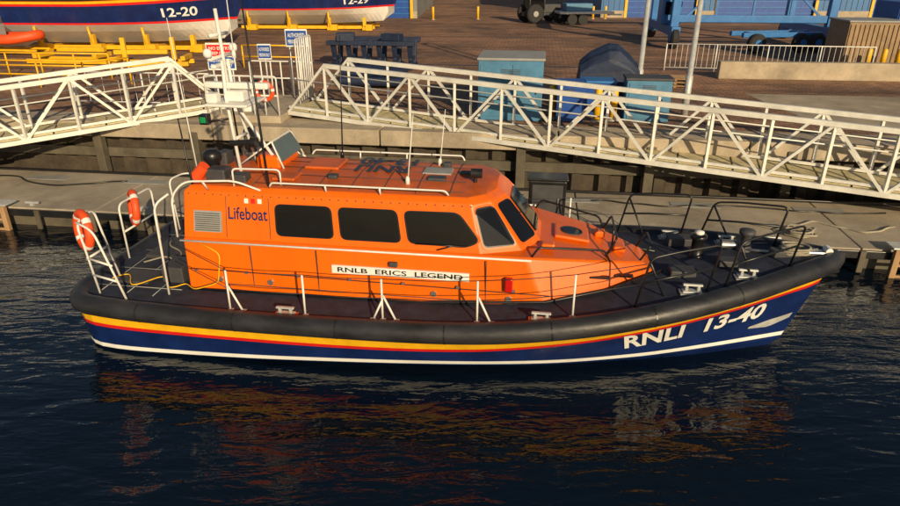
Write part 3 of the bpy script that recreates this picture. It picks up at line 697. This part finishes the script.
def covered(x,y,sx,sy,h):
    e=empty('tarpaulin_covered_machine',(x,y,GZ),QY); rnd=random.Random(11)
    prof=[(-.5,.25),(-.5,.72),(-.34,.86),(-.05,1.0),(.12,.98),(.36,.8),(.5,.66),(.5,.25)]
    V=[];F=[];n=9
    for i in range(n):
        t=i/(n-1); k=1-.22*abs(2*t-1)**3
        for (a,b_) in prof: V.append((( a*sx*(1 if b_>.3 else 1.06))+rnd.uniform(-.04,.04),(t-.5)*sy+rnd.uniform(-.03,.03),h*b_*k*(1+.04*math.sin(i*2.1))+rnd.uniform(-.03,.03)))
    m_=len(prof)
    for i in range(n-1):
        for k in range(m_-1): F.append((i*m_+k,i*m_+k+1,(i+1)*m_+k+1,(i+1)*m_+k))
    F.append(tuple(range(m_))); F.append(tuple((n-1)*m_+k for k in range(m_))[::-1])
    mk('cover',V,F,DBLUE,e,smooth=False,bevel=.03)
    boxes('base',[((0,0,.25),(sx*.9,sy*.9,.3))],BLUE,e)
    for sx_ in (-.35,.35): cyl('wheel',(sx_*sx,-sy/2-.05,.22),(sx_*sx,-sy/2+.12,.22),.22,TREAD,e)
covered(5.2,21.7,1.9,1.5,1.95)
cabinet(4.6,20.3,1.0,.8,1.0,MBLUE,BLUE,'blue_locker')
def bollard(x,y,h=1.0,m=YEL):
    e=empty('yellow_bollard',(x,y,GZ)); lathe('post',(0,0,0),[(.11,0),(.11,h-.08),(.08,h-.02),(.03,h)],m,e,14)
    lathe('base',(0,0,0),[(.18,0),(.18,.03),(.12,.04)],GALV,e,14)
for (x,y) in ((3.1,19.6),(4.4,19.2),(4.9,19.3),(2.9,22.5),(19.6,29.0),(19.0,29.1),(18.4,29.2)): bollard(x,y)
def pallet(x,y,rz,load=None):
    e=empty('pallet_stack',(x,y,GZ),rz)
    boxes('pallets',[((0,-.5+.2*i,.13*k+.06),(1.2,.12,.03)) for k in range(3) for i in range(6)]+[((sx_,0,.13*k+.02),(.1,1.1,.07)) for k in range(3) for sx_ in (-.5,0,.5)],WOOD,e,0)
    if load: box('crate',(0,0,.75),(1.0,.9,.7),load,e,.03)
pallet(8.8,25.6,-.3)
def railing(name,p0,p1,h,m,bars=.14,r=.022):
    e=empty(name); p0=Vector(p0);p1=Vector(p1);d=p1-p0;L=d.length;n=int(L/bars); up=Vector((0,0,1))
    tubes('rails',[[p0+up*h,p1+up*h],[p0+up*.15,p1+up*.15]],r,m,e,6)
    tubes('bars',[[p0+d*i/n+up*.15,p0+d*i/n+up*h] for i in range(n+1)],r*.4,m,e,4)
    k=max(1,int(L/2)); tubes('posts',[[p0+d*i/k,p0+d*i/k+up*h] for i in range(k+1)],r*1.3,m,e,6)
railing('white_railing',(9.6,29.6,GZ),(18.0,28.2,GZ),1.15,WHITEM,.22)
railing('white_railing',(-12.5,21.6,GZ),(-7.6,21.1,GZ),1.1,WHITEM,.5)
def rail2(name,pts,h,m):
    e=empty(name); up=Vector((0,0,1)); P=[Vector(p_) for p_ in pts]
    tubes('rails',[[p_+up*h for p_ in P],[p_+up*h*.5 for p_ in P]],.035,m,e,8)
    ps=[]
    for a,b in zip(P[:-1],P[1:]):
        k=max(1,int((b-a).length/1.5))
        for i in range(k+1): ps.append([a+(b-a)*i/k,a+(b-a)*i/k+up*h])
    tubes('posts',ps,.035,m,e,8)
rail2('yellow_barrier',[(-19.5,25.6,GZ),(-13.8,24.8,GZ),(-12.6,25.9,GZ)],1.0,YEL)
rail2('yellow_barrier',[(-20,27.8,GZ),(-14,27.2,GZ)],1.0,YEL)
rail2('yellow_barrier',[(-9.5,30.5,GZ),(-6.8,30.2,GZ)],1.0,YEL)
e=empty('boat_chocks',(-3.4,30.5,GZ),QY)
lst=[]
for i in range(6):
    cx=-1.8+i*.7
    lst+=[((cx,0,.12),(.22,1.6,.2)),((cx,-.5,.7),(.2,.2,1.1),0,('X',.35)),((cx,.5,.7),(.2,.2,1.1),0,('X',-.35)),((cx,0,.45),(.16,1.2,.14))]
lst+=[((-.05,-.72,1.15),(4.0,.3,.2)),((-.05,.72,1.2),(4.0,.3,.2)),((-1.2,-.6,1.4),(.8,.6,.35),.2),((.9,-.5,1.4),(.9,.5,.3),-.25)]
boxes('frame',lst,DBLUE,e,.03)
e=empty('dark_pipe_rack',(-3.1,25.4,GZ),QY)
for i in range(4): cyl('pipe',(-1.0,i*.42-.6,.28),(1.4,i*.42-.6,.28),.17,DBLUE,e,16)
for i in range(3): cyl('pipe',(-1.0,i*.42-.4,.58),(1.4,i*.42-.4,.58),.17,DBLUE,e,16)
e=empty('concrete_wall')
boxes('wall',[((15.6,26.9,GZ+.35),(9,.4,.7),math.radians(-6)),((30,25.9,GZ+.5),(20,.45,1.0),math.radians(-2))],CONC,e,.04)
e=empty('tan_container',(19.2,31.2,GZ),QY)
box('body',(0,0,1.0),(2.4,2.2,2.0),TAN,e,.03); boxes('ribs',[((-1.1+.2*i,-1.12,1.0),(.08,.05,1.8)) for i in range(12)],TAN,e,.01); box('roof',(0,0,2.03),(2.5,2.3,.08),GREY,e,.02)
e=empty('blue_container',(22.7,32.2,GZ),QY)
box('body',(0,0,1.4),(4.0,2.4,2.8),MBLUE,e,.03); boxes('ribs',[((-1.9+.2*i,-1.22,1.4),(.08,.05,2.5)) for i in range(20)],MBLUE,e,.01)

e=empty('travel_hoist',(17.2,41,GZ),math.radians(-6))
fr=[]
for sx_ in (-4.2,4.2):
    fr+= [((sx_,-3,2.9),(.45,.45,4.8)),((sx_,3,2.9),(.45,.45,4.8)),((sx_,0,.95),(.5,7.4,.5)),((sx_,0,5.3),(.5,6.6,.55))]
fr+=[((0,3,5.3),(8.4,.5,.55)),((0,-3,1.6),(8.4,.28,.4)),((0,-3,2.7),(8.4,.2,.22))]
boxes('frame',fr,BLUE,e,.04)
tubes('braces',[[(-4.2,-3,1.2),(-2.5,-3,2.7)],[(4.2,-3,1.2),(2.5,-3,2.7)],[(0,-3,1.6),(0,-3,2.7)],[(-2,-3,1.6),(-2,-3,2.7)],[(2,-3,1.6),(2,-3,2.7)]],.08,BLUE,e,4)
for sx_ in (-4.2,4.2):
    for sy_ in (-3.4,3.4):
        V=[];F=[]; sweepg(V,F,[(sx_-.2,sy_,.58),(sx_-.12,sy_,.58),(sx_+.12,sy_,.58),(sx_+.2,sy_,.58)],[.5,.58,.58,.5],22); mk('wheel',V,F,TREAD,e)
        cyl('hub',(sx_-.23,sy_,.58),(sx_+.23,sy_,.58),.22,BLUE,e)
boxes('cab',[((-4.2,-1.4,1.9),(1.1,1.3,1.4))],BLUE,e,.05); box('cab_glass',(-4.2,-2.08,2.1),(.8,.03,.7),GLASS,e)
e=empty('boat_trailer',(18.0,36.5,GZ),math.radians(8))
boxes('frame',[((0,0,.9),(4.6,.25,.25)),((0,1.2,.9),(4.6,.25,.25)),((-1.5,.6,.9),(.2,1.4,.2)),((1.5,.6,.9),(.2,1.4,.2))],BLUE,e,.03)
for wx in (-1.6,1.0,1.9):
    V=[];F=[]; sweepg(V,F,[(wx,-.5,.5),(wx,-.42,.5),(wx,-.18,.5),(wx,-.1,.5)],[.42,.5,.5,.42],22); mk('wheel',V,F,TREAD,e); cyl('hub',(wx,-.53,.5),(wx,-.1,.5),.2,BLUE,e)

def shore_boat(x,y,rz,label):
    e=empty('lifeboat',(x,y,2.85),rz); build_hull2(e,label)
    c=empty('boat_cradle',(x,y,GZ),rz); fr=[]
    for cx in (-4.6,-1.6,1.4,4.0):
        fr+=[((cx,0,.14),(.28,3.6,.22)),((cx,-1.45,.5),(.22,.3,.8)),((cx,1.45,.5),(.22,.3,.8)),((cx+.35,-1.6,.22),(.5,.5,.4))]
    fr+=[((-.3,-1.2,.2),(10,.22,.22)),((-.3,1.2,.2),(10,.22,.22))]
    boxes('frame',fr,YEL,c,.02)
    tubes('props',[[(cx,s*1.5,.2),(cx,s*1.75,1.3)] for cx in (-4.6,-1.6,1.4) for s in (-1,1)],.07,YEL,c,8)
def build_hull2(parent,label):
    V=[];F=[];mi=[]; zt=[1.72,1.62,1.50,1.38,.55,.45]
    def sec(x,side):
        t=max(0,(x-0)/6.9); yf=2.05*(1-t**2.4); yc=1.85*(1-min(1,max(0,(x)/6.1))**2.0); sh=.55*max(0,(x+2)/9)**1.5
        xb=x if x<3 else 3+(x-3)*.8
        pts=[]
        for z in zt:
            k=max(0,min(1,(z-.45)/1.27))
            pts.append(Vector((xb+(x-xb)*k,side*(yc+(yf-yc)*k),z+sh*(.4+.6*k))))
        c=pts[-1]; pts.append(Vector((c.x,c.y*.72,.08+sh*.3))); pts.append(Vector((min(c.x,5.2) if x>5 else c.x,c.y*.05,-.62+ (sh*.6))))
        return pts
    xs=[-6.2+.4*i for i in range(33)]+[6.8]
    MI=[0,1,2,3,2,4,4]
    for side in (-1,1):
        b=len(V)
        for x in xs: V+=sec(min(x,6.8),side)
        for i in range(len(xs)-1):
            for k in range(7): F.append((b+i*8+k,b+i*8+k+1,b+(i+1)*8+k+1,b+(i+1)*8+k)); mi.append(MI[k])
    n2=len(xs)*8
    for k in range(7): F.append((k,k+1,n2+k+1,n2+k)); mi.append(MI[k])
    mk('hull',V,F,[ORANGE,YEL,RED,NAVY,HULLW],parent,mi=mi)
    V=[];F=[]
    for x in xs:
        a=sec(min(x,6.8),-1)[0]; V+=[a,Vector((a.x,-a.y,a.z))]
    for i in range(len(xs)-1): F.append((2*i,2*i+1,2*i+3,2*i+2))
    mk('deck',V,F,DECK,parent)
    tubes('fender',[[sec(min(x,6.8),s)[0]+Vector((0,0,.02)) for x in xs] for s in (-1,1)],.09,RUB,parent)
    h_=empty('superstructure',(0,0,.72),0,parent); build_house(h_)
    def fn(u,v):
        x=2.6+1.9*u; p_=sec(x,-1); a=p_[3];b=p_[4]; t=.78-.5*v; q_=a*(1-t)+b*t; return q_+Vector((0,-.03,0))
    textmap('hull_number',label,fn,WHITE,parent,.02)
    for cx in (-5.6,-5.0):
        lathe('water_jet',(cx,-.6,-.35),[(.05,0),(.16,.05),(.16,.3),(.05,.35)],DGREY,parent,12)
shore_boat(-17.9,38.2,math.radians(-3),'12-20')
shore_boat(-10.2,51.5,math.radians(-3),'12-29')
shore_boat(-27,52,math.radians(-3),'12-31')
e=empty('inflatable_boat',(-23.5,35.3,GZ),math.radians(-8))
V=[];F=[]; lp_=smooth_path([(-2,-.85,.85),(1.2,-.85,.85),(2.4,0,1.1),(1.2,.85,.85),(-2,.85,.85)],.8,8); sweepg(V,F,lp_,.25,12); mk('tube',V,F,RINGO,e,smooth=True)
V=[];F=[]
for x,yw,zk in ((-2,.6,.45),(0,.6,.4),(1.4,.45,.5),(2.2,.05,.9)): V+=[(x,-yw,.8),(x,0,zk),(x,yw,.8)]
for i in range(3): F+=[(3*i,3*i+1,3*i+4,3*i+3),(3*i+1,3*i+2,3*i+5,3*i+4),(3*i,3*i+3,3*i+5,3*i+2)]
mk('hull',V,F,HULLW,e); box('console',(-.2,0,1.2),(.6,.5,.7),GREY,e,.05); box('outboard',(-2.2,0,1.1),(.4,.35,.8),BLACK,e,.06)
boxes('trailer',[((0,-.5,.3),(4.4,.1,.1)),((0,.5,.3),(4.4,.1,.1)),((-1,0,.3),(.1,1.5,.1))],YEL,e)
for s in (-.8,.8): cyl('wheel',(-1,s-.1,.28),(-1,s+.1,.28),.28,TREAD,e)

def tractor(x,y,rz,m):
    e=empty('tractor',(x,y,GZ),rz)
    box('bonnet',(.9,0,1.1),(1.6,.85,.7),m,e,.08); box('chassis',(0,0,.7),(3.2,.7,.35),DGREY,e,.04); box('cab',(-.6,0,1.7),(1.3,1.3,1.3),GLASS,e,.05); box('cab_roof',(-.6,0,2.4),(1.5,1.5,.14),m,e,.05)
    tubes('cab_frame',[[(sx_,sy_,1.0),(sx_,sy_,2.4)] for sx_ in (-1.25,.05) for sy_ in (-.66,.66)],.05,m,e)
    for wx,r in ((-.9,.75),(1.3,.5)):
        for s in (-1,1):
            V=[];F=[]; sweepg(V,F,[(wx,s*.95-.22,r),(wx,s*.95-.14,r),(wx,s*.95+.14,r),(wx,s*.95+.22,r)],[r*.85,r,r,r*.85],22); mk('wheel',V,F,TREAD,e); cyl('hub',(wx,s*.95-.24,r),(wx,s*.95+.24,r),r*.3,GREY,e)
tractor(7.6,57.5,.3,DGREY)
e=empty('flatbed_trailer',(11,56.0,GZ),.1); boxes('bed',[((0,0,.9),(4.5,1.9,.18)),((2.6,0,.7),(1.2,.15,.12))],GALV,e)
for wx in (-1.2,-.3):
    for s in (-.85,.85): cyl('wheel',(wx,s-.12,.4),(wx,s+.12,.4),.4,TREAD,e)
boxes('cargo',[((-.6,0,1.3),(2.2,1.3,.6))],PBLUE,e,.05)

def workshop(xa,xb,doors,y,H_=9,depth=24,FM=FACADE):
    e=empty('workshop_building',(0,y,GZ),math.radians(-2))
    segs=[];x=xa
    for cx,wd in doors:
        a=cx-wd/2; segs.append(((x+a)/2,a-x)); x=cx+wd/2
    segs.append(((x+xb)/2,xb-x))
    boxes('walls',[((c_,0,H_/2),(wd,.4,H_)) for c_,wd in segs]+[((cx,0,5.2+(H_-5.2)/2),(wd,.4,H_-5.2)) for cx,wd in doors],FM,e,0)
    boxes('plinth',[((c_,-.23,.3),(wd,.06,.6)) for c_,wd in segs],CONC,e,0)
    boxes('roller_doors',[((cx,.05,2.6),(wd-.1,.1,5.2)) for cx,wd in doors],MBLUE,e,0)
    boxes('door_slats',[((cx,-.02,.4+.5*i),(wd-.3,.05,.06)) for cx,wd in doors for i in range(10)],BLUE,e,0)
    boxes('door_jambs',[((cx+s*wd/2,-.25,2.6),(.25,.14,5.2)) for cx,wd in doors for s in (-1,1)],YEL,e,0)
    boxes('cladding_ribs',[((c_-wd/2+.5*i+.2,-.22,4.8),(.06,.05,8.2)) for c_,wd in segs for i in range(int(wd/.5))],FM,e,0)
    boxes('windows',[((c_,-.24,6.8),(min(4,wd*.6),.06,1.0)) for c_,wd in segs if wd>5],GLASS,e,0)
    box('roof',((xa+xb)/2,depth/2,H_+.3),(xb-xa+.6,depth+.8,.5),GREY,e,0); boxes('side_walls',[((xa+.2,depth/2+.2,H_/2),(.4,depth,H_)),((xb-.2,depth/2+.2,H_/2),(.4,depth,H_))],FM,e,0)
workshop(-60,-3.0,[(-24,7),(-5.7,4.4)],62.5)
workshop(14.0,75,[(19.5,6.5),(29,9),(42,7)],64,FM=BFACADE)
workshop(-30,50,[(-5,6),(6,7),(20,7)],118)
for (x,y) in ((-1.5,60.5),(2.5,61),(12.9,61.5),(14.0,61.5)): bollard(x,y,1.1)
e=empty('yellow_cradle_stack',(-13.8,30.5,GZ),.1)
boxes('frames',[((0,0,.15),(3.4,.2,.2)),((0,1.0,.15),(3.4,.2,.2)),((-1.5,.5,.4),(.2,1.3,.2)),((1.5,.5,.4),(.2,1.3,.2)),((-.5,.5,.65),(2.4,.2,.2)),((1.0,.4,.8),(.2,.2,1.0)),((-1.2,.4,.8),(.2,.2,1.0))],YEL,e,.02)
e=empty('yellow_cradle_stack',(-18.2,31.5,GZ),-.1)
boxes('frames',[((0,0,.15),(4.0,.2,.2)),((0,1.0,.15),(4.0,.2,.2)),((-1.5,.5,.4),(.2,1.3,.2)),((1.5,.5,.4),(.2,1.3,.2)),((.5,.5,.65),(2.4,.2,.2))],YEL,e,.02)
